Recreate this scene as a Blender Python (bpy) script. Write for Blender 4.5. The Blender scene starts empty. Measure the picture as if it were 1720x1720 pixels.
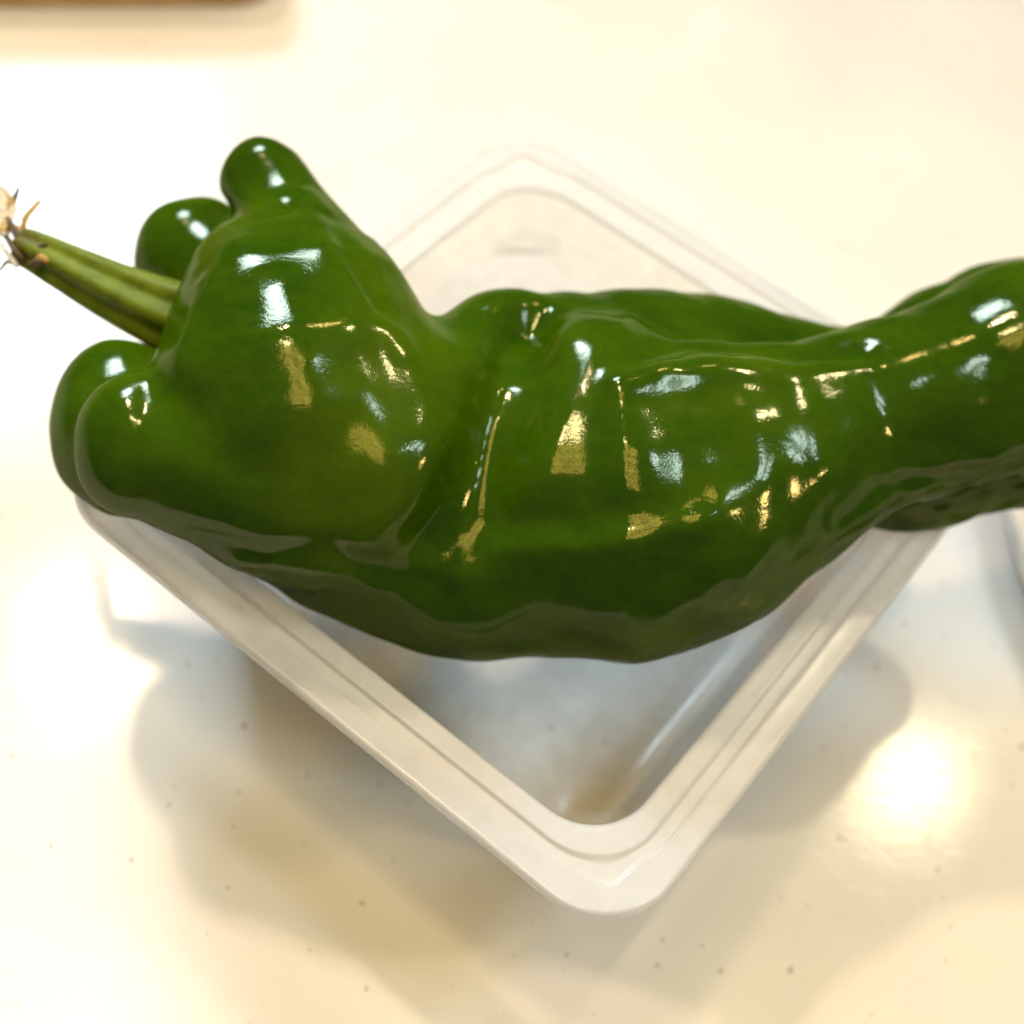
import bpy, bmesh, math, random
import numpy as np
from mathutils import Vector, Matrix

scene = bpy.context.scene
rng = random.Random(7)

# ------------------------------------------------------------------ camera
cam_d = bpy.data.cameras.new('camera')
cam = bpy.data.objects.new('camera', cam_d)
scene.collection.objects.link(cam)
_r = Vector((0.98212281, 0.15328502, 0.10926344))
_u = Vector((-0.18824132, 0.79974317, 0.57006672))
_f = Vector((0.0, 0.58044342, -0.81430058))
m = Matrix((( _r.x, _u.x, -_f.x), (_r.y, _u.y, -_f.y), (_r.z, _u.z, -_f.z))).to_4x4()
m.translation = Vector((-0.00642763, -0.15973714, 0.25075205))
cam.matrix_world = m
cam_d.sensor_width = 36.0
cam_d.lens = 36.0 * 2442.24485 / 1720.0
cam_d.clip_start = 0.01
cam_d.clip_end = 20.0
cam_d.dof.use_dof = True
cam_d.dof.focus_distance = 0.213
cam_d.dof.aperture_fstop = 10.5
scene.camera = cam

# ------------------------------------------------------------------ world, lamps, exposure
world = bpy.data.worlds.new('World')
scene.world = world
world.use_nodes = True
bg = world.node_tree.nodes['Background']
bg.inputs['Color'].default_value = (0.80, 0.90, 1.0, 1)
bg.inputs['Strength'].default_value = 0.08

TARGET = Vector((0.0, 0.0, 0.04))
def lamp(name, az, el, dist, sx, sy, power, color, shape='RECTANGLE', target=TARGET, aim=None, spread=180.0):
    d = bpy.data.lights.new(name, 'AREA')
    d.shape = shape
    d.size = sx
    d.size_y = sy
    d.energy = power
    d.color = color
    o = bpy.data.objects.new(name, d)
    scene.collection.objects.link(o)
    a, e = math.radians(az), math.radians(el)
    v = Vector((math.cos(a) * math.cos(e), math.sin(a) * math.cos(e), math.sin(e)))
    o.location = target + v * dist
    d.spread = math.radians(spread)
    o.rotation_euler = (o.location - (aim or target)).to_track_quat('Z', 'Y').to_euler()
    return o

WARM = (1.0, 0.78, 0.44)
COOL = (0.62, 0.82, 1.0)
lamp('left_spot_bulb', 127, 57.5, 1.3, 0.08, 0.08, 0.30, (1.0, 0.76, 0.56), 'DISK', aim=Vector((-0.06, -0.10, 0.0)), spread=40)
lamp('back_bulb', 83, 55, 1.3, 0.10, 0.10, 1.3, (1.0, 0.68, 0.28), 'DISK')
lamp('right_spot_bulb', 57.4, 57.6, 1.5, 0.045, 0.045, 3.0, (1.0, 0.84, 0.56), 'DISK', target=Vector((0.079, -0.026, 0.0)))
lamp('counter_bulb', -20, 38, 1.2, 0.12, 0.12, 2.4, (1.0, 0.70, 0.30), 'DISK')
lamp('overhead_fill', 165, 76, 1.4, 0.15, 0.15, 3.2, (1.0, 0.80, 0.46), 'DISK')  # added overhead fill that lifts the counter shadows, not a known bulb
# slatted ceiling fixture: rows of warm panels
for i in range(2):
    for j in range(4):
        lamp('ceiling_panel', 0, 90, 0.80, 0.12, 0.075, 0.24, (1.0, 0.69, 0.19), target=Vector((-0.17 + 0.14 * i, -0.42 + 0.115 * j, 0.04)))
# window at the back left: two bright panes; a dim one high on the right
for i in range(2):
    lamp('window_pane', 118 + 8 * i, 40, 1.6, 0.25, 0.33, 0.56, COOL, aim=Vector((-0.05, -0.24, 0.0)), spread=42)
for i in range(2):
    for j in range(2):
        lamp('side_window_pane', -8 + 12 * i, 57 + 9 * j, 1.5, 0.09, 0.12, 1.15, COOL)

scene.view_settings.view_transform = 'Standard'
scene.view_settings.look = 'None'
scene.view_settings.exposure = 0.28
scene.view_settings.gamma = 1.0
scene.view_settings.use_curve_mapping = False
scene.render.engine = 'CYCLES'
scene.cycles.use_denoising = True
scene.cycles.max_bounces = 12
scene.cycles.transparent_max_bounces = 16
scene.cycles.caustics_reflective = False
scene.cycles.caustics_refractive = False

# ------------------------------------------------------------------ material helpers
def mat(name):
    mt = bpy.data.materials.new(name)
    mt.use_nodes = True
    nt = mt.node_tree
    return mt, nt, nt.nodes['Principled BSDF'], nt.nodes['Material Output']

def node(nt, kind, **kw):
    n = nt.nodes.new(kind)
    for k, v in kw.items():
        if k in n.inputs:
            n.inputs[k].default_value = v
        else:
            setattr(n, k, v)
    return n

def ramp(nt, stops):
    n = nt.nodes.new('ShaderNodeValToRGB')
    e = n.color_ramp.elements
    while len(e) < len(stops):
        e.new(0.5)
    for i, (p, c) in enumerate(stops):
        e[i].position = p
        e[i].color = c if len(c) == 4 else (*c, 1)
    return n

def coords(nt, scale=(1, 1, 1)):
    tc = node(nt, 'ShaderNodeTexCoord')
    mp = node(nt, 'ShaderNodeMapping')
    mp.inputs['Scale'].default_value = scale
    nt.links.new(tc.outputs['Object'], mp.inputs['Vector'])
    return mp.outputs['Vector']

def mixc(nt, fac, a, b, mode='MIX'):
    n = node(nt, 'ShaderNodeMix', data_type='RGBA', blend_type=mode)
    for sock, v in ((n.inputs[0], fac), (n.inputs[6], a), (n.inputs[7], b)):
        if hasattr(v, 'links'):
            nt.links.new(v, sock)
        elif isinstance(v, (int, float)):
            sock.default_value = v
        else:
            sock.default_value = (*v, 1)
    return n.outputs[2]

def counter_material():
    mt, nt, bs, out = mat('speckled cream solid surface')
    v = coords(nt)
    cloud = node(nt, 'ShaderNodeTexNoise', Scale=14.0, Detail=4.0)
    nt.links.new(v, cloud.inputs['Vector'])
    base = ramp(nt, [(0.35, (0.80, 0.765, 0.70)), (0.65, (0.86, 0.835, 0.785))])
    nt.links.new(cloud.outputs['Fac'], base.inputs['Fac'])
    col = base.outputs['Color']
    for sc, rad, keep, c, seed in ((75.0, 0.060, 0.32, (0.26, 0.19, 0.14), 0.0), (160.0, 0.080, 0.52, (0.42, 0.36, 0.30), 3.1),
                                   (120.0, 0.07, 0.72, (0.95, 0.94, 0.92), 7.7)):
        mp = node(nt, 'ShaderNodeMapping')
        mp.inputs['Location'].default_value = (seed, seed * .37, 0.0)
        nt.links.new(v, mp.inputs['Vector'])
        wob = node(nt, 'ShaderNodeTexNoise', Scale=900.0, Detail=1.0)
        nt.links.new(v, wob.inputs['Vector'])
        off = node(nt, 'ShaderNodeVectorMath', operation='MULTIPLY_ADD')
        nt.links.new(wob.outputs['Color'], off.inputs[0])
        off.inputs[1].default_value = (0.0008, 0.0008, 0.0)
        nt.links.new(mp.outputs['Vector'], off.inputs[2])
        vo = node(nt, 'ShaderNodeTexVoronoi', Scale=sc, voronoi_dimensions='2D')
        nt.links.new(off.outputs[0], vo.inputs['Vector'])
        sep = node(nt, 'ShaderNodeSeparateColor')
        nt.links.new(vo.outputs['Color'], sep.inputs[0])
        rr = node(nt, 'ShaderNodeMath', operation='MULTIPLY')
        nt.links.new(sep.outputs[1], rr.inputs[0]); rr.inputs[1].default_value = rad
        dd = node(nt, 'ShaderNodeMath', operation='SUBTRACT')
        nt.links.new(rr.outputs[0], dd.inputs[0]); nt.links.new(vo.outputs['Distance'], dd.inputs[1])
        soft = node(nt, 'ShaderNodeMath', operation='MULTIPLY', use_clamp=True)
        nt.links.new(dd.outputs[0], soft.inputs[0]); soft.inputs[1].default_value = 45.0
        kp = node(nt, 'ShaderNodeMath', operation='GREATER_THAN')
        nt.links.new(sep.outputs[0], kp.inputs[0]); kp.inputs[1].default_value = keep
        f = node(nt, 'ShaderNodeMath', operation='MULTIPLY')
        nt.links.new(soft.outputs[0], f.inputs[0]); nt.links.new(kp.outputs[0], f.inputs[1])
        f2 = node(nt, 'ShaderNodeMath', operation='MULTIPLY')
        nt.links.new(f.outputs[0], f2.inputs[0]); f2.inputs[1].default_value = 0.5
        col = mixc(nt, f2.outputs[0], col, c)
    nt.links.new(col, bs.inputs['Base Color'])
    # fine wiping scratches: roughness and relief
    sv = coords(nt, (1.0, 2.5, 1.0))
    scr = node(nt, 'ShaderNodeTexNoise', Scale=260.0, Detail=6.0, Roughness=0.65, Distortion=1.5)
    nt.links.new(sv, scr.inputs['Vector'])
    rg = node(nt, 'ShaderNodeMapRange')
    rg.inputs['From Min'].default_value = 0.3; rg.inputs['From Max'].default_value = 0.7
    rg.inputs['To Min'].default_value = 0.09; rg.inputs['To Max'].default_value = 0.15
    nt.links.new(scr.outputs['Fac'], rg.inputs['Value'])
    nt.links.new(rg.outputs[0], bs.inputs['Roughness'])
    bp = node(nt, 'ShaderNodeBump', Strength=0.16, Distance=0.0001)
    nt.links.new(scr.outputs['Fac'], bp.inputs['Height'])
    nt.links.new(bp.outputs['Normal'], bs.inputs['Normal'])
    bs.inputs['Specular IOR Level'].default_value = 0.19
    return mt

def plastic_material(name, clear, tint=(0.95, 0.965, 0.985)):
    mt, nt, bs, out = mat(name)
    nt.nodes.remove(bs)
    dif = node(nt, 'ShaderNodeBsdfDiffuse', Color=(*tint, 1))
    trl = node(nt, 'ShaderNodeBsdfTranslucent', Color=(*tint, 1))
    trp = node(nt, 'ShaderNodeBsdfTransparent', Color=(0.985, 0.98, 0.97, 1))
    gls = node(nt, 'ShaderNodeBsdfGlossy', Roughness=0.22)
    mil = node(nt, 'ShaderNodeMixShader', Fac=0.5)
    nt.links.new(dif.outputs[0], mil.inputs[1]); nt.links.new(trl.outputs[0], mil.inputs[2])
    v = coords(nt)
    nz = node(nt, 'ShaderNodeTexNoise', Scale=260.0, Detail=3.0)
    nt.links.new(v, nz.inputs['Vector'])
    mr = node(nt, 'ShaderNodeMapRange')
    mr.inputs['To Min'].default_value = clear - 0.06; mr.inputs['To Max'].default_value = clear + 0.06
    nt.links.new(nz.outputs['Fac'], mr.inputs['Value'])
    m1 = node(nt, 'ShaderNodeMixShader')
    nt.links.new(mr.outputs[0], m1.inputs[0]); nt.links.new(mil.outputs[0], m1.inputs[1]); nt.links.new(trp.outputs[0], m1.inputs[2])
    lw = node(nt, 'ShaderNodeLayerWeight', Blend=0.5)
    pw = node(nt, 'ShaderNodeMath', operation='POWER')
    nt.links.new(lw.outputs['Facing'], pw.inputs[0]); pw.inputs[1].default_value = 5.0
    fr = node(nt, 'ShaderNodeMath', operation='MULTIPLY_ADD')
    nt.links.new(pw.outputs[0], fr.inputs[0]); fr.inputs[1].default_value = 0.9; fr.inputs[2].default_value = 0.035
    bp = node(nt, 'ShaderNodeBump', Strength=0.25, Distance=0.0002)
    nt.links.new(nz.outputs['Fac'], bp.inputs['Height'])
    nt.links.new(bp.outputs[0], gls.inputs['Normal']); nt.links.new(bp.outputs[0], lw.inputs['Normal'])
    m2 = node(nt, 'ShaderNodeMixShader')
    nt.links.new(fr.outputs[0], m2.inputs[0]); nt.links.new(m1.outputs[0], m2.inputs[1]); nt.links.new(gls.outputs[0], m2.inputs[2])
    nt.links.new(m2.outputs[0], out.inputs['Surface'])
    return mt

def pepper_material():
    mt, nt, bs, out = mat('glossy green pepper skin')
    v = coords(nt)
    n1 = node(nt, 'ShaderNodeTexNoise', Scale=24.0, Detail=4.0, Roughness=0.55)
    nt.links.new(v, n1.inputs['Vector'])
    c1 = ramp(nt, [(0.28, (0.014, 0.046, 0.0001)), (0.50, (0.030, 0.075, 0.0002)), (0.74, (0.066, 0.114, 0.0003))])
    nt.links.new(n1.outputs['Fac'], c1.inputs['Fac'])
    sv = coords(nt, (0.45, 1.3, 1.3))
    n2 = node(nt, 'ShaderNodeTexNoise', Scale=170.0, Detail=5.0, Roughness=0.6, Distortion=0.6)
    nt.links.new(sv, n2.inputs['Vector'])
    c2 = ramp(nt, [(0.40, (0.0, 0.0, 0.0)), (0.75, (1, 1, 1))])
    nt.links.new(n2.outputs['Fac'], c2.inputs['Fac'])
    f2 = node(nt, 'ShaderNodeMath', operation='MULTIPLY')
    nt.links.new(c2.outputs['Color'], f2.inputs[0]); f2.inputs[1].default_value = 0.35
    col = mixc(nt, f2.outputs[0], c1.outputs['Color'], (0.062, 0.125, 0.001))
    # tiny pale pores
    vo = node(nt, 'ShaderNodeTexVoronoi', Scale=230.0)
    nt.links.new(v, vo.inputs['Vector'])
    sp = node(nt, 'ShaderNodeSeparateColor'); nt.links.new(vo.outputs['Color'], sp.inputs[0])
    lt = node(nt, 'ShaderNodeMath', operation='LESS_THAN'); nt.links.new(vo.outputs['Distance'], lt.inputs[0]); lt.inputs[1].default_value = 0.045
    gt = node(nt, 'ShaderNodeMath', operation='GREATER_THAN'); nt.links.new(sp.outputs[0], gt.inputs[0]); gt.inputs[1].default_value = 0.93
    pf = node(nt, 'ShaderNodeMath', operation='MULTIPLY'); nt.links.new(lt.outputs[0], pf.inputs[0]); nt.links.new(gt.outputs[0], pf.inputs[1])
    col = mixc(nt, pf.outputs[0], col, (0.35, 0.40, 0.12))
    nt.links.new(col, bs.inputs['Base Color'])
    n3 = node(nt, 'ShaderNodeTexNoise', Scale=1500.0, Detail=3.0, Roughness=0.6)
    nt.links.new(v, n3.inputs['Vector'])
    b1 = node(nt, 'ShaderNodeBump', Strength=0.22, Distance=0.00012)
    nt.links.new(n3.outputs['Fac'], b1.inputs['Height'])
    b2 = node(nt, 'ShaderNodeBump', Strength=0.09, Distance=0.0005)
    nt.links.new(n2.outputs['Fac'], b2.inputs['Height'])
    nt.links.new(b1.outputs[0], b2.inputs['Normal'])
    # matt flesh colour under a thin waxy film
    nt.nodes.remove(bs)
    dif = node(nt, 'ShaderNodeBsdfDiffuse', Roughness=0.3)
    n4 = node(nt, 'ShaderNodeTexNoise', Scale=620.0, Detail=4.0, Roughness=0.7)
    nt.links.new(v, n4.inputs['Vector'])
    c4 = ramp(nt, [(0.3, (0.87, 0.87, 0.87)), (0.7, (1.1, 1.1, 1.1))])
    nt.links.new(n4.outputs['Fac'], c4.inputs['Fac'])
    col = mixc(nt, 1.0, col, c4.outputs['Color'], 'MULTIPLY')
    nt.links.new(col, dif.inputs['Color'])
    nt.links.new(b2.outputs[0], dif.inputs['Normal'])
    gl = node(nt, 'ShaderNodeBsdfGlossy', Color=(1.0, 0.95, 0.70, 1))
    nt.links.new(b2.outputs[0], gl.inputs['Normal'])
    rr = node(nt, 'ShaderNodeMapRange')
    rr.inputs['From Min'].default_value = 0.35; rr.inputs['From Max'].default_value = 0.7
    rr.inputs['To Min'].default_value = 0.06; rr.inputs['To Max'].default_value = 0.15
    nt.links.new(n1.outputs['Fac'], rr.inputs['Value'])
    nt.links.new(rr.outputs[0], gl.inputs['Roughness'])
    lw = node(nt, 'ShaderNodeLayerWeight', Blend=0.5)
    pw = node(nt, 'ShaderNodeMath', operation='POWER')
    nt.links.new(lw.outputs['Facing'], pw.inputs[0]); pw.inputs[1].default_value = 6.5
    fr = node(nt, 'ShaderNodeMath', operation='MULTIPLY_ADD')
    nt.links.new(pw.outputs[0], fr.inputs[0]); fr.inputs[1].default_value = 0.24; fr.inputs[2].default_value = 0.034
    mx = node(nt, 'ShaderNodeMixShader')
    nt.links.new(fr.outputs[0], mx.inputs[0]); nt.links.new(dif.outputs[0], mx.inputs[1]); nt.links.new(gl.outputs[0], mx.inputs[2])
    nt.links.new(mx.outputs[0], out.inputs['Surface'])
    return mt

def simple_material(name, c0, c1, scale, rough, stretch=(1, 1, 1), bump=0.3, dist=0.0004, spec=0.5):
    mt, nt, bs, out = mat(name)
    v = coords(nt, stretch)
    n = node(nt, 'ShaderNodeTexNoise', Scale=scale, Detail=5.0, Roughness=0.6)
    nt.links.new(v, n.inputs['Vector'])
    c = ramp(nt, [(0.3, c0), (0.7, c1)])
    nt.links.new(n.outputs['Fac'], c.inputs['Fac'])
    nt.links.new(c.outputs['Color'], bs.inputs['Base Color'])
    bs.inputs['Roughness'].default_value = rough
    bs.inputs['Specular IOR Level'].default_value = spec
    b = node(nt, 'ShaderNodeBump', Strength=bump, Distance=dist)
    nt.links.new(n.outputs['Fac'], b.inputs['Height'])
    nt.links.new(b.outputs[0], bs.inputs['Normal'])
    return mt

M_COUNTER = counter_material()
M_RIM = plastic_material('milky polypropylene rim', 0.42)
M_WALL = plastic_material('clear frosted polypropylene', 0.89)
M_PEPPER = pepper_material()
M_STEM = simple_material('ridged olive stem', (0.075, 0.115, 0.003), (0.165, 0.215, 0.008), 240.0, 0.55, (1, 1, 1), spec=0.2)
def stem_tip(mt):
    nt = mt.node_tree
    bs = nt.nodes['Principled BSDF']
    src = bs.inputs['Base Color'].links[0].from_socket
    tc = node(nt, 'ShaderNodeTexCoord')
    ds = node(nt, 'ShaderNodeVectorMath', operation='DISTANCE')
    nt.links.new(tc.outputs['Object'], ds.inputs[0])
    ds.inputs[1].default_value = STEM_TIP
    nz = node(nt, 'ShaderNodeTexNoise', Scale=700.0, Detail=4.0)
    nt.links.new(tc.outputs['Object'], nz.inputs['Vector'])
    ad = node(nt, 'ShaderNodeMath', operation='MULTIPLY_ADD')
    nt.links.new(nz.outputs['Fac'], ad.inputs[0]); ad.inputs[1].default_value = 0.006
    nt.links.new(ds.outputs['Value'], ad.inputs[2])
    mr = node(nt, 'ShaderNodeMapRange')
    mr.inputs['From Min'].default_value = 0.0055; mr.inputs['From Max'].default_value = 0.0095
    mr.inputs['To Min'].default_value = 0.85; mr.inputs['To Max'].default_value = 0.0
    nt.links.new(ad.outputs[0], mr.inputs['Value'])
    nt.links.new(mixc(nt, mr.outputs[0], src, (0.10, 0.06, 0.02)), bs.inputs['Base Color'])
STEM_TIP = (-0.0976, 0.00812, 0.065)
stem_tip(M_STEM)
M_CREAM = simple_material('dry cream fibre', (0.45, 0.36, 0.22), (0.80, 0.72, 0.55), 900.0, 0.7)
M_BROWN = simple_material('dry brown fibre', (0.035, 0.022, 0.008), (0.12, 0.07, 0.02), 900.0, 0.7)
M_ORANGE = simple_material('dry tan fibre', (0.30, 0.16, 0.02), (0.52, 0.34, 0.08), 900.0, 0.6)
M_WOOD = simple_material('honey wood', (0.42, 0.25, 0.09), (0.58, 0.37, 0.15), 30.0, 0.45, (1, 9, 1))
M_CERAMIC = simple_material('cream glazed ceramic', (0.66, 0.60, 0.53), (0.72, 0.66, 0.58), 20.0, 0.15, bump=0.0)

# ------------------------------------------------------------------ object helpers
def link(name, me, mt, parent=None):
    o = bpy.data.objects.new(name, me)
    scene.collection.objects.link(o)
    if mt:
        me.materials.append(mt)
    if parent:
        o.parent = parent
    return o

def mesh(name, verts, faces, smooth=True):
    me = bpy.data.meshes.new(name)
    me.from_pydata([tuple(v) for v in verts], [], [tuple(f) for f in faces])
    me.update()
    if smooth:
        me.polygons.foreach_set('use_smooth', [True] * len(me.polygons))
    return me

def empty(name, loc=(0, 0, 0)):
    o = bpy.data.objects.new(name, None)
    scene.collection.objects.link(o)
    o.location = loc
    o.empty_display_size = 0.02
    return o

def tag(o, label=None, cat=None, kind=None):
    if label: o['label'] = label
    if cat: o['category'] = cat
    if kind: o['kind'] = kind
    return o

# ------------------------------------------------------------------ the setting: countertop
def slab(x0, x1, y0, y1, z0, z1):
    bm = bmesh.new()
    bmesh.ops.create_cube(bm, size=1.0)
    for v in bm.verts:
        v.co = Vector((x0 if v.co.x < 0 else x1, y0 if v.co.y < 0 else y1, z0 if v.co.z < 0 else z1))
    me = bpy.data.meshes.new('slab')
    bm.to_mesh(me); bm.free()
    return me
counter = link('countertop', slab(-0.60, 0.60, -0.125, 0.62, -0.03, 0.0), M_COUNTER)
tag(counter, kind='structure')

def rounded_prism(cx, cy, w, d, h, rad, rot, z0=0.0, bev=0.0015, n=8):
    """upright block with rounded vertical corners and softened top edge (metres)"""
    out = []
    for ins, z in ((bev, z0), (0.0, z0 + bev), (0.0, z0 + h - bev), (bev * .3, z0 + h - bev * .3), (bev, z0 + h)):
        for k, (sx, sy) in enumerate(((1, 1), (-1, 1), (-1, -1), (1, -1))):
            for i in range(n + 1):
                a = math.pi / 2 * (k + i / n)
                rr = rad - ins * .5
                x = sx * (w / 2 - ins - rr) + rr * math.cos(a)
                y = sy * (d / 2 - ins - rr) + rr * math.sin(a)
                out.append((cx + x * math.cos(rot) - y * math.sin(rot), cy + x * math.sin(rot) + y * math.cos(rot), z))
    N = 4 * (n + 1)
    faces = [(j * N + i, j * N + (i + 1) % N, (j + 1) * N + (i + 1) % N, (j + 1) * N + i) for j in range(4) for i in range(N)]
    faces += [list(range(N))[::-1], [4 * N + i for i in range(N)]]
    return out, faces
wr = math.radians(18.0)
ww, wd = 0.16, 0.09
corner = Vector((-0.094, 0.170, 0.0))
wc = corner + Vector((-ww / 2 * math.cos(wr) - wd / 2 * math.sin(wr), -ww / 2 * math.sin(wr) + wd / 2 * math.cos(wr), 0))
bv_, bf_ = rounded_prism(wc.x, wc.y, ww, wd, 0.022, 0.012, wr)
wb = link('wooden_block', mesh('wooden_block', bv_, bf_, False), M_WOOD)
tag(wb, 'honey brown wooden block cut off by the top left edge of the counter', 'wooden block')

# shallow round dish, most of it beyond the right edge
prof = [(0.0, 3.0), (60.0, 3.0), (74.0, 3.6), (84.0, 5.5), (91.0, 8.6), (94.0, 9.6), (96.5, 9.9), (98.8, 9.5), (100.0, 8.6), (100.1, 7.6), (99.2, 6.9), (97.0, 6.6), (92.0, 4.6), (84.0, 2.4), (70.0, 1.2), (66.0, 0.05), (62.0, 0.05), (60.0, 1.0), (0.0, 1.0)]
NS = 120
dv, df = [], []
for r_, z_ in prof[1:-1]:
    for k in range(NS):
        a = 2 * math.pi * k / NS
        dv.append((0.1970 + r_ / 1000 * math.cos(a), 0.047 + r_ / 1000 * math.sin(a), z_ / 1000))
np_ = len(prof) - 2
for j in range(np_ - 1):
    for k in range(NS):
        k2 = (k + 1) % NS
        df.append((j * NS + k, (j + 1) * NS + k, (j + 1) * NS + k2, j * NS + k2))
df.append(list(range(NS)))
df.append([(np_ - 1) * NS + k for k in range(NS)][::-1])
dish = link('dish', mesh('dish', dv, df), M_CERAMIC)
tag(dish, 'cream round dish whose curved rim just enters at the right edge', 'dish')

# ------------------------------------------------------------------ the plastic container
HX, HY, TOP, RIMW = 65.0, 61.05, 46.0, 11.0
ROT = 1.05239061
def loop(off, z, rad, flare=0.0, nar=28, nst=10):
    """rounded rectangle, inset from the outer rim by off; flare pushes the corners out to a soft point"""
    hx, hy = HX - off, HY - off
    pts = []
    for k, (sx, sy) in enumerate(((1, 1), (-1, 1), (-1, -1), (1, -1))):
        cx, cy = sx * (hx - rad), sy * (hy - rad)
        a0 = math.pi / 2 * k
        for i in range(nar + 1):
            t = i / nar
            a = a0 + t * math.pi / 2
            x, y = cx + rad * math.cos(a), cy + rad * math.sin(a)
            b = math.exp(-((t - 0.5) / 0.14) ** 2) * flare
            dx, dy = sx * 0.7071, sy * 0.7071
            pts.append((x + dx * b, y + dy * b))
        # straight side to the next corner
        sx2, sy2 = ((1, 1), (-1, 1), (-1, -1), (1, -1))[(k + 1) % 4]
        a1 = a0 + math.pi / 2
        ex, ey = cx + rad * math.cos(a1), cy + rad * math.sin(a1)
        fx, fy = sx2 * (hx - rad) + rad * math.cos(a1), sy2 * (hy - rad) + rad * math.sin(a1)
        for i in range(1, nst):
            t = i / nst
            pts.append((ex + (fx - ex) * t, ey + (fy - ey) * t))
    c, s = math.cos(ROT), math.sin(ROT)
    return [Vector(((c * x - s * y) / 1000, (s * x + c * y) / 1000, z / 1000)) for x, y in pts]

def loft(loops, cap=False):
    n = len(loops[0])
    verts = [v for l in loops for v in l]
    faces = []
    for j in range(len(loops) - 1):
        for i in range(n):
            k = (i + 1) % n
            faces.append((j * n + i, j * n + k, (j + 1) * n + k, (j + 1) * n + i))
    if cap:
        faces.append([(len(loops) - 1) * n + i for i in range(n)])
    return verts, faces

box = empty('food_container')
tag(box, 'empty translucent white square plastic food container under the pepper', 'container')
Z = TOP
rim_loops = [loop(1.6, Z - 2.0, 11.8), loop(0.9, Z - 2.2, 12.4), loop(0.25, Z - 2.0, 13.0), loop(0.0, Z - 1.5, 13.2), loop(0.0, Z - 0.7, 13.2), loop(0.25, Z - 0.2, 13.0),
             loop(0.8, Z, 12.6), loop(1.1, Z, 12.5), loop(3.9, Z, 16.0, 2.9), loop(4.2, Z + 0.02, 16.0, 3.0), loop(4.45, Z - 0.06, 16.0, 3.1), loop(4.62, Z - 0.6, 16.0, 3.0), loop(4.85, Z - 0.75, 16.0, 2.8), loop(5.2, Z - 0.75, 15.5, 2.4), loop(6.4, Z - 0.75, 12.0, 0.9),
             loop(6.6, Z - 0.75, 11.6, 0.6), loop(6.85, Z - 0.6, 11.5, 0.2), loop(7.05, Z - 0.12, 11.5), loop(7.35, Z - 0.02, 11.5), loop(7.6, Z - 0.02, 11.5), loop(9.9, Z - 0.02, 11.1), loop(10.2, Z - 0.03, 11.0), loop(10.7, Z - 0.3, 11.0), loop(RIMW, Z - 1.1, 11.0)]
rv, rf = loft(rim_loops)
rim = link('rim', mesh('rim', rv, rf), M_RIM, box)
wall_loops = [loop(RIMW, Z - 1.1, 11.0)] + [loop(RIMW + 0.25 + 7.0 * t, Z - 1.8 - 38.5 * t, 11.0) for t in [i / 8 for i in range(9)]] + \
             [loop(RIMW + 8.0, 3.6, 10.5), loop(RIMW + 9.2, 1.9, 10.0)]
wv, wf = loft(wall_loops)
wall = link('wall', mesh('wall', wv, wf), M_WALL, box)
base_loops = [loop(RIMW + 9.2, 1.9, 10.0), loop(RIMW + 10.6, 1.0, 9.5), loop(RIMW + 12.0, 0.75, 9.0), loop(RIMW + 15.0, 0.75, 8.0), loop(RIMW + 16.0, 1.4, 8.0), loop(RIMW + 24.0, 1.5, 8.0)]
bv, bf = loft(base_loops, True)
base = link('base', mesh('base', bv, bf), M_WALL, box)
for o, th in ((rim, 0.9), (wall, 0.6), (base, 0.6)):
    sm = o.modifiers.new('thickness', 'SOLIDIFY')
    sm.thickness = th / 1000
    sm.offset = -1.0 if o is rim else -1.0
    sm.use_rim = o is rim
# small crescent stacking ledges moulded into the four corners of the wall
for k, (sx, sy) in enumerate(((1, 1), (-1, 1), (-1, -1), (1, -1))):
    hx, hy, rad = HX - RIMW - 2.0, HY - RIMW - 2.0, 11.0
    cx, cy = sx * (hx - rad), sy * (hy - rad)
    rings = []
    N = 14
    c, s = math.cos(ROT), math.sin(ROT)
    for i in range(N + 1):
        t = i / N
        a = math.pi / 2 * k + math.radians(4) + t * math.radians(82)
        w = 3.6 * math.sin(math.pi * t) ** 0.6 + 0.15
        ring = []
        for rr, zz in ((rad + 0.6, 36.2), (rad - 0.3 * w, 36.0), (rad - 0.85 * w, 35.2), (rad - w, 34.0), (rad - 0.8 * w, 33.0), (rad + 0.3, 31.0)):
            x, y = cx + rr * math.cos(a), cy + rr * math.sin(a)
            ring.append(((c * x - s * y) / 1000, (s * x + c * y) / 1000, zz / 1000))
        rings.append(ring)
    vv = [p for r_ in rings for p in r_]
    ff = [(i * 6 + j, i * 6 + j + 1, (i + 1) * 6 + j + 1, (i + 1) * 6 + j) for i in range(N) for j in range(5)]
    link('stacking_ledge', mesh('stacking_ledge', vv, ff), M_WALL, box)

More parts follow.
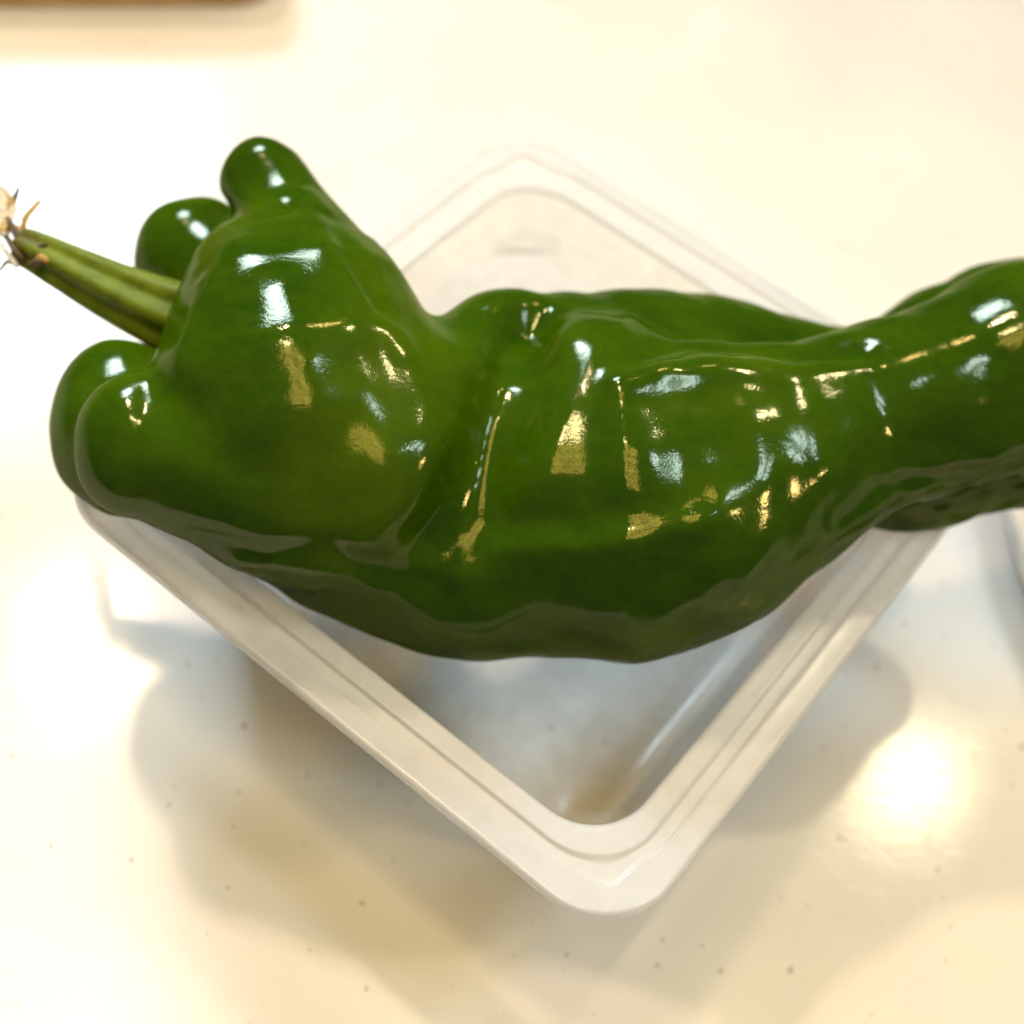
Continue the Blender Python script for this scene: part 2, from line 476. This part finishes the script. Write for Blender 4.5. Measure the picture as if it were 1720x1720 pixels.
# ------------------------------------------------------------------ the pepper
LOBES = [
    ([(-53.09, 9.33, 66.0, 10.99), (-50.58, 5.03, 66.0, 15.92), (-47.38, -1.73, 66.0, 19.83), (-42.6, -14.56, 64.0, 23.71)], 8, 6),
    ([(-42.6, -14.56, 64.0, 23.23), (-28.64, -20.29, 60.0, 19.35), (-17.62, -9.34, 58.0, 13.2)], 14, 10),
    ([(-60.25, 27.36, 72.0, 7.6), (-50.41, 15.02, 68.0, 10.04)], 6, 9),
    ([(-64.4, -28.4, 65.0, 11.55), (-48.67, -25.98, 64.0, 16.93)], 10, 7),
    ([(-71.19, 22.46, 54.0, 11.76), (-53.38, 10.96, 52.0, 16.03)], 10, 5),
    ([(-74.2, -13.12, 55.0, 10.41), (-71.27, -19.92, 54.0, 10.67), (-53.62, -16.63, 52.0, 15.04)], 10, 4),
    ([(-48.26, -25.46, 52.0, 10.8), (-29.64, -23.18, 48.0, 15.01), (-11.54, -22.82, 50.0, 18.9), (3.34, -17.19, 54.0, 23.38)], 14, 7),
    ([(-29.46, -16.36, 60.0, 14.65), (-20.31, -5.9, 61.0, 9.78), (-12.92, 7.02, 64.0, 9.58)], 12, 6),
    ([(-16.22, 3.28, 66.0, 8.03), (-19.24, -12.9, 69.0, 9.07), (-25.04, -26.49, 69.0, 10.89), (-34.3, -30.13, 63.0, 14.01)], 10, 7),
    ([(6.47, -12.25, 56.0, 28.3), (12.7, -14.01, 57.5, 25.96)], 20, 2.5),
    ([(12.54, -15.16, 58.0, 24.46), (21.07, -14.22, 60.0, 19.24), (33.76, -6.42, 63.5, 14.83), (45.78, 1.87, 66.5, 11.28), (59.22, 8.41, 69.0, 12.07), (77.08, 18.11, 73.0, 15.23), (85.36, 22.86, 75.0, 10.71)], 20, 11),
    ([(-1.03, 7.55, 58.0, 15.6), (12.09, 12.29, 56.0, 14.81), (25.09, 17.57, 54.0, 13.58), (39.52, 19.88, 53.0, 11.08), (52.44, 22.71, 54.0, 9.15), (66.38, 35.18, 56.0, 9.12), (76.47, 42.24, 57.0, 9.57), (89.37, 48.25, 60.0, 10.17)], 10, 6.0),
    ([(41.12, 0.78, 54.0, 8.82), (62.64, 7.52, 53.0, 9.93), (82.17, 18.23, 54.0, 10.79), (89.48, 21.72, 58.0, 9.45)], 12, 2.2),
]
STROKES = [
    ([(-67.43, 25.85, 64.8), (-58.55, 8.54, 81.13), (-54.29, 9.36, 82.77), (-52.52, 13.95, 81.12)], 1.1, 2.0),
    ([(-9.73, 3.91, 74.11), (-9.06, -11.1, 79.47), (-10.24, -18.34, 78.3), (-12.21, -25.99, 75.45), (-14.91, -33.98, 73.09), (-17.54, -37.85, 69.02)], 4.0, 4.4),
    ([(-9.16, -19.69, 78.81), (-11.17, -27.2, 74.35), (-13.48, -33.57, 71.42)], 2.0, 7.0),
    ([(-10.02, 5.95, 74.03), (-9.38, -2.36, 77.42), (-9.89, -10.14, 78.84)], 1.0, 1.4),
    ([(-13.66, 5.64, 74.8), (-12.82, -0.99, 74.95)], -0.6, 3.0),
    ([(0.91, -14.19, 83.82), (1.59, -23.94, 81.56), (2.8, -31.43, 76.9)], 2.2, 9.5),
    ([(-9.65, -33.25, 69.06), (1.72, -34.0, 74.25), (12.64, -32.73, 77.94), (20.75, -28.5, 80.24)], 0.9, 2.4),
    ([(-8.11, -35.84, 67.17), (2.41, -36.55, 71.81), (13.39, -35.37, 75.41), (21.64, -31.73, 77.35)], -0.5, 2.4),
    ([(16.16, -16.96, 84.55), (20.29, -23.68, 82.65)], 2.4, 7.5),
    ([(5.65, -12.91, 84.84), (12.7, -8.81, 84.42), (22.04, -5.4, 83.24), (32.49, -3.74, 82.65), (42.96, 1.27, 82.27)], -1.2, 3.0),
    ([(-49.05, 18.22, 79.45), (-41.36, -0.25, 86.9), (-34.11, -9.82, 86.75), (-26.88, -15.4, 84.07)], -0.8, 2.6),
    ([(25.81, -34.66, 71.81), (34.66, -25.7, 74.68), (41.11, -17.94, 77.16)], -0.9, 3.4),
    ([(44.83, -21.09, 71.22), (50.1, -14.79, 72.34), (58.19, -10.15, 71.26), (66.23, -6.69, 70.85)], 0.9, 1.8),
    ([(-52.94, -41.61, 62.51), (-42.19, -43.65, 64.28), (-33.13, -43.33, 68.55), (-24.24, -41.96, 63.79), (-14.81, -41.76, 59.97)], 1.5, 2.8),
    ([(7.96, -6.05, 83.32), (15.54, 0.26, 80.45), (25.13, 2.81, 80.06), (34.58, 2.47, 81.11), (43.88, 4.58, 82.28)], 1.5, 2.8),
    ([(-56.15, -2.34, 85.04), (-58.03, -12.07, 83.85), (-59.86, -20.9, 80.81)], -1.0, 4.0),
    ([(-45.23, 11.71, 82.13), (-38.4, -1.66, 86.46), (-32.17, -9.69, 85.82)], 0.9, 2.4),
    ([(-62.42, -26.31, 77.98), (-54.4, -32.55, 78.76), (-45.15, -37.46, 77.1)], 1.2, 4.5),
]

# ---- implicit solid helpers (all in millimetres) ----
def round_cone(P, a, b, ra, rb):
    ba = b - a; l2 = float(ba @ ba)
    if l2 < 1e-6:
        return np.linalg.norm(P - a, axis=1) - max(ra, rb)
    t = np.clip(((P - a) @ ba) / l2, 0.0, 1.0)
    q = P - a - t[:, None] * ba
    return np.sqrt((q * q).sum(1)) - (ra + (rb - ra) * t)

def smin(a, b, k):
    h = np.clip(k - np.abs(a - b), 0.0, None) / k
    return np.minimum(a, b) - h * h * h * k / 6.0

def chain(P, pts, k):
    d = None
    if len(pts) == 1:
        p = pts[0]; return np.linalg.norm(P - np.array(p[:3]), axis=1) - p[3]
    for p, q in zip(pts[:-1], pts[1:]):
        e = round_cone(P, np.array(p[:3], float), np.array(q[:3], float), p[3], q[3])
        d = e if d is None else smin(d, e, k)
    return d

def polyline_dist(P, pts):
    d = None
    for p, q in zip(pts[:-1], pts[1:]):
        e = round_cone(P, np.array(p, float), np.array(q, float), 0.0, 0.0)
        d = e if d is None else np.minimum(d, e)
    return d

def pepper_sdf(P, strokes=True):
    d = None
    for pts, kin, kout in LOBES:
        e = chain(P, pts, kin)
        d = e if d is None else smin(d, e, kout)
    # soft, uneven growth of the flesh
    x, y, z = P[:, 0], P[:, 1], P[:, 2]
    d = d + 0.38 * np.sin(x * .21 + 1.3 * np.sin(z * .13) + .7) * np.sin(y * .19 + z * .16 + .4) \
          + 0.20 * np.sin(x * .43 - z * .37 + 2.0) * np.sin(y * .39 + x * .15)
    if strokes:
        for pts, amp, wid in STROKES:
            t = polyline_dist(P, pts)
            d = d + amp * np.exp(-(t / wid) ** 2)
    return d

def surface_net(lo, hi, h):
    nx, ny, nz = [int(math.ceil((b - a) / h)) + 1 for a, b in zip(lo, hi)]
    ax = [np.asarray(l) + h * np.arange(n) for l, n in zip(lo, (nx, ny, nz))]
    V = np.empty((nx, ny, nz), np.float32)
    Y, Zg = np.meshgrid(ax[1], ax[2], indexing='ij')
    for i in range(0, nx, 8):
        xs = ax[0][i:i + 8]
        P = np.stack([np.repeat(xs, Y.size), np.tile(Y.ravel(), len(xs)), np.tile(Zg.ravel(), len(xs))], 1)
        V[i:i + 8] = pepper_sdf(P, True).reshape(len(xs), ny, nz)
    s = V < 0
    cnt = np.zeros((nx - 1, ny - 1, nz - 1), np.int8)
    for dx in (0, 1):
        for dy in (0, 1):
            for dz in (0, 1):
                cnt += s[dx:nx - 1 + dx, dy:ny - 1 + dy, dz:nz - 1 + dz]
    act = (cnt > 0) & (cnt < 8)
    idx = -np.ones(act.shape, np.int64)
    cells = np.argwhere(act)
    idx[act] = np.arange(len(cells))
    acc = np.zeros((len(cells), 3)); num = np.zeros(len(cells))
    corners = [(a, b, c) for a in (0, 1) for b in (0, 1) for c in (0, 1)]
    for a in corners:
        for b in corners:
            if sum(b) - sum(a) == 1 and all(q >= p for p, q in zip(a, b)):
                va = V[cells[:, 0] + a[0], cells[:, 1] + a[1], cells[:, 2] + a[2]]
                vb = V[cells[:, 0] + b[0], cells[:, 1] + b[1], cells[:, 2] + b[2]]
                m_ = (va < 0) != (vb < 0)
                t = np.where(m_, va / np.where(m_, va - vb, 1), 0)
                p = np.array(a)[None] + t[:, None] * (np.array(b) - np.array(a))[None]
                acc[m_] += p[m_]; num[m_] += 1
    P = (cells + acc / num[:, None]) * h + np.array(lo)[None]
    faces = []
    for axis in range(3):
        o1, o2 = [(1, 2), (2, 0), (0, 1)][axis]
        sl0 = [slice(None)] * 3; sl1 = [slice(None)] * 3
        sl0[axis] = slice(0, -1); sl1[axis] = slice(1, None)
        a, b = s[tuple(sl0)], s[tuple(sl1)]
        e = np.argwhere(a != b)
        e = e[(e[:, o1] > 0) & (e[:, o2] > 0) & (e[:, o1] < s.shape[o1] - 1) & (e[:, o2] < s.shape[o2] - 1)]
        flip = a[e[:, 0], e[:, 1], e[:, 2]]
        q = []
        for d1, d2 in ((0, 0), (-1, 0), (-1, -1), (0, -1)):
            c_ = e.copy(); c_[:, o1] += d1; c_[:, o2] += d2
            q.append(idx[c_[:, 0], c_[:, 1], c_[:, 2]])
        q = np.stack(q, 1)
        q[~flip] = q[~flip][:, ::-1]
        faces.append(q)
    F_ = np.concatenate(faces)
    for it in range(3):                      # settle the vertices exactly onto the surface
        d = pepper_sdf(P, True); e = 0.15
        g = np.stack([pepper_sdf(P + np.eye(3)[i] * e, True) - pepper_sdf(P - np.eye(3)[i] * e, True) for i in range(3)], 1) / (2 * e)
        gl = np.clip((g * g).sum(1), 0.15, None)
        P = P - 0.8 * np.clip(d / gl, -0.5, 0.5)[:, None] * g
    return P, F_

pts = np.array([p for l, a, b in LOBES for p in l])
lo = (pts[:, :3] - pts[:, 3:4]).min(0) - 4
hi = (pts[:, :3] + pts[:, 3:4]).max(0) + 4
PV, PF = surface_net(lo, hi, 0.95)
pep = empty('green_pepper')
tag(pep, 'long glossy dark green pepper with stubby stem lying across the container', 'pepper')
bme = mesh('body', PV / 1000.0, PF.tolist())
body = link('body', bme, M_PEPPER, pep)
ss = body.modifiers.new('smooth', 'SUBSURF'); ss.levels = 1; ss.render_levels = 1

def tube(path, radii, nseg=8, ridge=0.0, nr=6, twist=0.0, phase=0.0, sub=6, flat=1.0):
    """tapered tube through path (mm), Catmull-Rom, optional lengthwise ridges"""
    P = [Vector(p) for p in path]
    Q, Rr = [], []
    for i in range(len(P) - 1):
        p0, p1, p2, p3 = P[max(i - 1, 0)], P[i], P[i + 1], P[min(i + 2, len(P) - 1)]
        for j in range(sub + (i == len(P) - 2)):
            t = j / sub
            Q.append(0.5 * ((2 * p1) + (p2 - p0) * t + (2 * p0 - 5 * p1 + 4 * p2 - p3) * t * t + (3 * p1 - p0 - 3 * p2 + p3) * t ** 3))
            Rr.append(radii[i] + (radii[i + 1] - radii[i]) * t)
    up = Vector((0.1, 0.2, 1)); verts = []; faces = []
    for i, (q_, r_) in enumerate(zip(Q, Rr)):
        tg = (Q[min(i + 1, len(Q) - 1)] - Q[max(i - 1, 0)]).normalized()
        sd = tg.cross(up).normalized(); nn = sd.cross(tg)
        for k in range(nseg):
            a = 2 * math.pi * k / nseg
            rr = r_ * (1 - ridge * (0.5 - 0.5 * math.cos(nr * (a + phase + twist * i / len(Q)))) ** 1.5)
            v = q_ + sd * (rr * math.cos(a)) + nn * (rr * flat * math.sin(a))
            verts.append(v / 1000)
    n = len(Q)
    for i in range(n - 1):
        for k in range(nseg):
            k2 = (k + 1) % nseg
            faces.append((i * nseg + k, i * nseg + k2, (i + 1) * nseg + k2, (i + 1) * nseg + k))
    faces.append([k for k in range(nseg)][::-1])
    faces.append([(n - 1) * nseg + k for k in range(nseg)])
    return verts, faces

STEM = [
    (-63.17, 1.27, 61.0, 7.11),
    (-69.92, 1.66, 62.0, 6.48),
    (-79.16, 3.51, 63.0, 5.48),
    (-88.08, 5.88, 64.0, 4.57),
    (-94.44, 7.37, 65.0, 3.86),
    (-96.47, 7.85, 65.0, 3.56),
    (-97.6, 8.12, 65.0, 2.95),
]
FIBRES = [
    ([(-98.42, 11.9, 65.0, 0.51), (-98.56, 13.65, 66.0, 0.62), (-98.14, 16.03, 66.0, 0.62), (-97.63, 18.47, 66.0, 0.42)], 'o', 0.6),
    ([(-94.61, 4.69, 67.0, 0.7), (-96.67, 7.03, 67.0, 0.81), (-99.51, 10.37, 67.0, 0.71), (-100.95, 12.06, 67.0, 0.51)], 'b', 0.7),
    ([(-95.47, 4.33, 66.0, 0.7), (-96.66, 4.71, 67.0, 0.7), (-98.54, 6.81, 67.0, 0.61), (-99.68, 7.97, 67.0, 0.51)], 'b', 0.7),
    ([(-96.42, 3.65, 65.0, 0.6), (-97.59, 4.05, 65.0, 0.5), (-98.48, 3.96, 65.0, 0.4), (-98.8, 2.3, 65.0, 0.3), (-99.49, 1.4, 65.0, 0.2)], 'b', 0.7),
    ([(-96.12, 2.72, 66.0, 0.5), (-97.99, 4.51, 66.0, 0.5), (-99.98, 6.59, 66.0, 0.51), (-101.5, 7.93, 66.0, 0.51)], 'c', 0.7),
    ([(-92.76, 3.47, 67.0, 0.6), (-91.91, 3.82, 68.0, 0.7), (-90.62, 3.03, 68.0, 0.4)], 'o', 0.9),
    ([(-93.41, 2.44, 67.0, 0.7), (-92.1, 2.63, 68.0, 0.7), (-91.36, 3.56, 67.0, 0.4)], 'b', 0.9),
    ([(-94.05, 6.0, 67.0, 0.6), (-92.92, 6.14, 68.0, 0.6), (-92.16, 6.92, 68.0, 0.3)], 'b', 0.9),
    ([(-97.54, 9.01, 66.0, 0.71), (-98.4, 10.55, 66.0, 0.61), (-99.26, 11.5, 66.0, 0.41)], 'o', 0.9),
    ([(-101.88, 15.3, 66.0, 0.52), (-101.91, 17.13, 66.0, 0.62), (-102.03, 19.56, 66.0, 0.42), (-102.25, 21.05, 66.0, 0.16)], 'b', 0.5),
    ([(-102.17, 10.57, 65.13, 0.67), (-103.17, 14.08, 66.67, 0.56), (-104.87, 20.45, 65.52, 0.21)], 'c', 0.55),
    ([(-100.72, 10.57, 65.3, 0.67), (-100.48, 12.43, 66.74, 0.56), (-101.29, 16.32, 66.05, 0.21)], 'c', 0.55),
    ([(-101.0, 9.54, 65.06, 0.66), (-101.21, 13.26, 65.95, 0.57), (-101.87, 17.34, 66.44, 0.21)], 'o', 0.55),
    ([(-100.84, 10.21, 66.87, 0.66), (-103.15, 16.36, 65.19, 0.57), (-104.84, 20.92, 65.27, 0.21)], 'c', 0.55),
    ([(-100.5, 10.03, 65.77, 0.66), (-101.84, 13.93, 66.17, 0.57), (-103.06, 18.39, 66.17, 0.21)], 'o', 0.55),
    ([(-101.69, 11.64, 65.33, 0.67), (-100.51, 12.74, 66.93, 0.56), (-100.42, 15.4, 66.81, 0.21)], 'c', 0.55),
    ([(-101.04, 9.89, 65.13, 0.66), (-100.44, 12.14, 66.98, 0.56), (-101.94, 17.81, 65.18, 0.21)], 'c', 0.55),
    ([(-101.51, 9.62, 65.09, 0.66), (-103.41, 15.11, 65.09, 0.57), (-104.57, 19.45, 66.44, 0.21)], 'c', 0.55),
    ([(-101.49, 12.03, 65.15, 0.67), (-102.9, 16.39, 65.06, 0.57), (-104.03, 20.45, 65.39, 0.21)], 'c', 0.55),
    ([(-100.25, 8.06, 66.92, 0.66), (-103.48, 15.22, 65.76, 0.57), (-106.38, 21.25, 65.92, 0.21)], 'c', 0.55),
    ([(-101.08, 10.09, 66.01, 0.66), (-102.03, 13.75, 66.44, 0.56), (-103.45, 18.89, 65.48, 0.21)], 'c', 0.55),
    ([(-100.36, 9.91, 66.16, 0.66), (-102.42, 14.28, 66.23, 0.57), (-103.79, 18.99, 66.26, 0.21)], 'c', 0.55),
    ([(-100.74, 9.31, 66.48, 0.66), (-102.61, 14.45, 65.12, 0.57), (-102.42, 17.44, 66.35, 0.21)], 'o', 0.55),
    ([(-101.81, 9.88, 65.63, 0.66), (-102.6, 14.02, 66.19, 0.57), (-103.68, 19.45, 65.6, 0.21)], 'c', 0.55),
    ([(-100.6, 9.13, 65.45, 0.66), (-102.04, 14.46, 65.48, 0.57), (-103.75, 20.0, 65.37, 0.21)], 'c', 0.55),
    ([(-100.58, 8.91, 65.88, 0.66), (-102.93, 14.87, 65.34, 0.57), (-105.1, 20.09, 65.67, 0.21)], 'c', 0.55),
    ([(-100.85, 10.39, 65.38, 0.66), (-102.69, 14.49, 66.68, 0.57), (-106.11, 21.15, 65.37, 0.21)], 'c', 0.55),
    ([(-101.07, 10.68, 65.58, 0.66), (-101.56, 14.33, 65.54, 0.57), (-102.11, 17.82, 65.69, 0.21)], 'c', 0.55),
    ([(-100.83, 8.68, 66.89, 0.66), (-100.6, 12.04, 66.97, 0.56), (-101.23, 16.52, 65.87, 0.21)], 'o', 0.55),
    ([(-100.22, 9.19, 66.04, 0.66), (-101.41, 13.47, 65.68, 0.57), (-102.12, 17.84, 65.45, 0.21)], 'c', 0.55),
    ([(-100.68, 8.89, 66.39, 0.66), (-100.7, 11.96, 66.79, 0.56), (-101.21, 15.38, 66.8, 0.21)], 'c', 0.55),
    ([(-102.28, 10.16, 66.05, 0.66), (-103.74, 14.39, 66.88, 0.56), (-105.73, 20.21, 66.22, 0.21)], 'c', 0.55),
    ([(-102.33, 11.19, 65.39, 0.67), (-102.74, 14.61, 66.63, 0.57), (-104.35, 20.57, 65.34, 0.21)], 'c', 0.55),
    ([(-100.45, 10.13, 66.73, 0.66), (-101.84, 13.94, 65.54, 0.57), (-101.94, 16.89, 65.54, 0.21)], 'c', 0.55),
    ([(-101.72, 10.35, 65.25, 0.66), (-102.64, 14.47, 65.14, 0.57), (-101.94, 16.99, 66.95, 0.21)], 'o', 0.55),
    ([(-101.79, 9.32, 66.29, 0.66), (-103.78, 15.28, 65.72, 0.57), (-105.6, 21.21, 65.38, 0.21)], 'c', 0.55),
]

sv_, sf_ = tube([p[:3] for p in STEM], [p[3] for p in STEM], nseg=60, ridge=0.24, nr=6, phase=0.5, twist=0.35, sub=8)
stem = link('stem', mesh('stem', sv_, sf_), M_STEM, pep)
for pts_, mk, fl in FIBRES:
    fv, ff = tube([p[:3] for p in pts_], [p[3] for p in pts_], nseg=7, sub=4, flat=fl)
    link('dry_fibre', mesh('dry_fibre', fv, ff), {'c': M_CREAM, 'b': M_BROWN, 'o': M_ORANGE}[mk], stem)
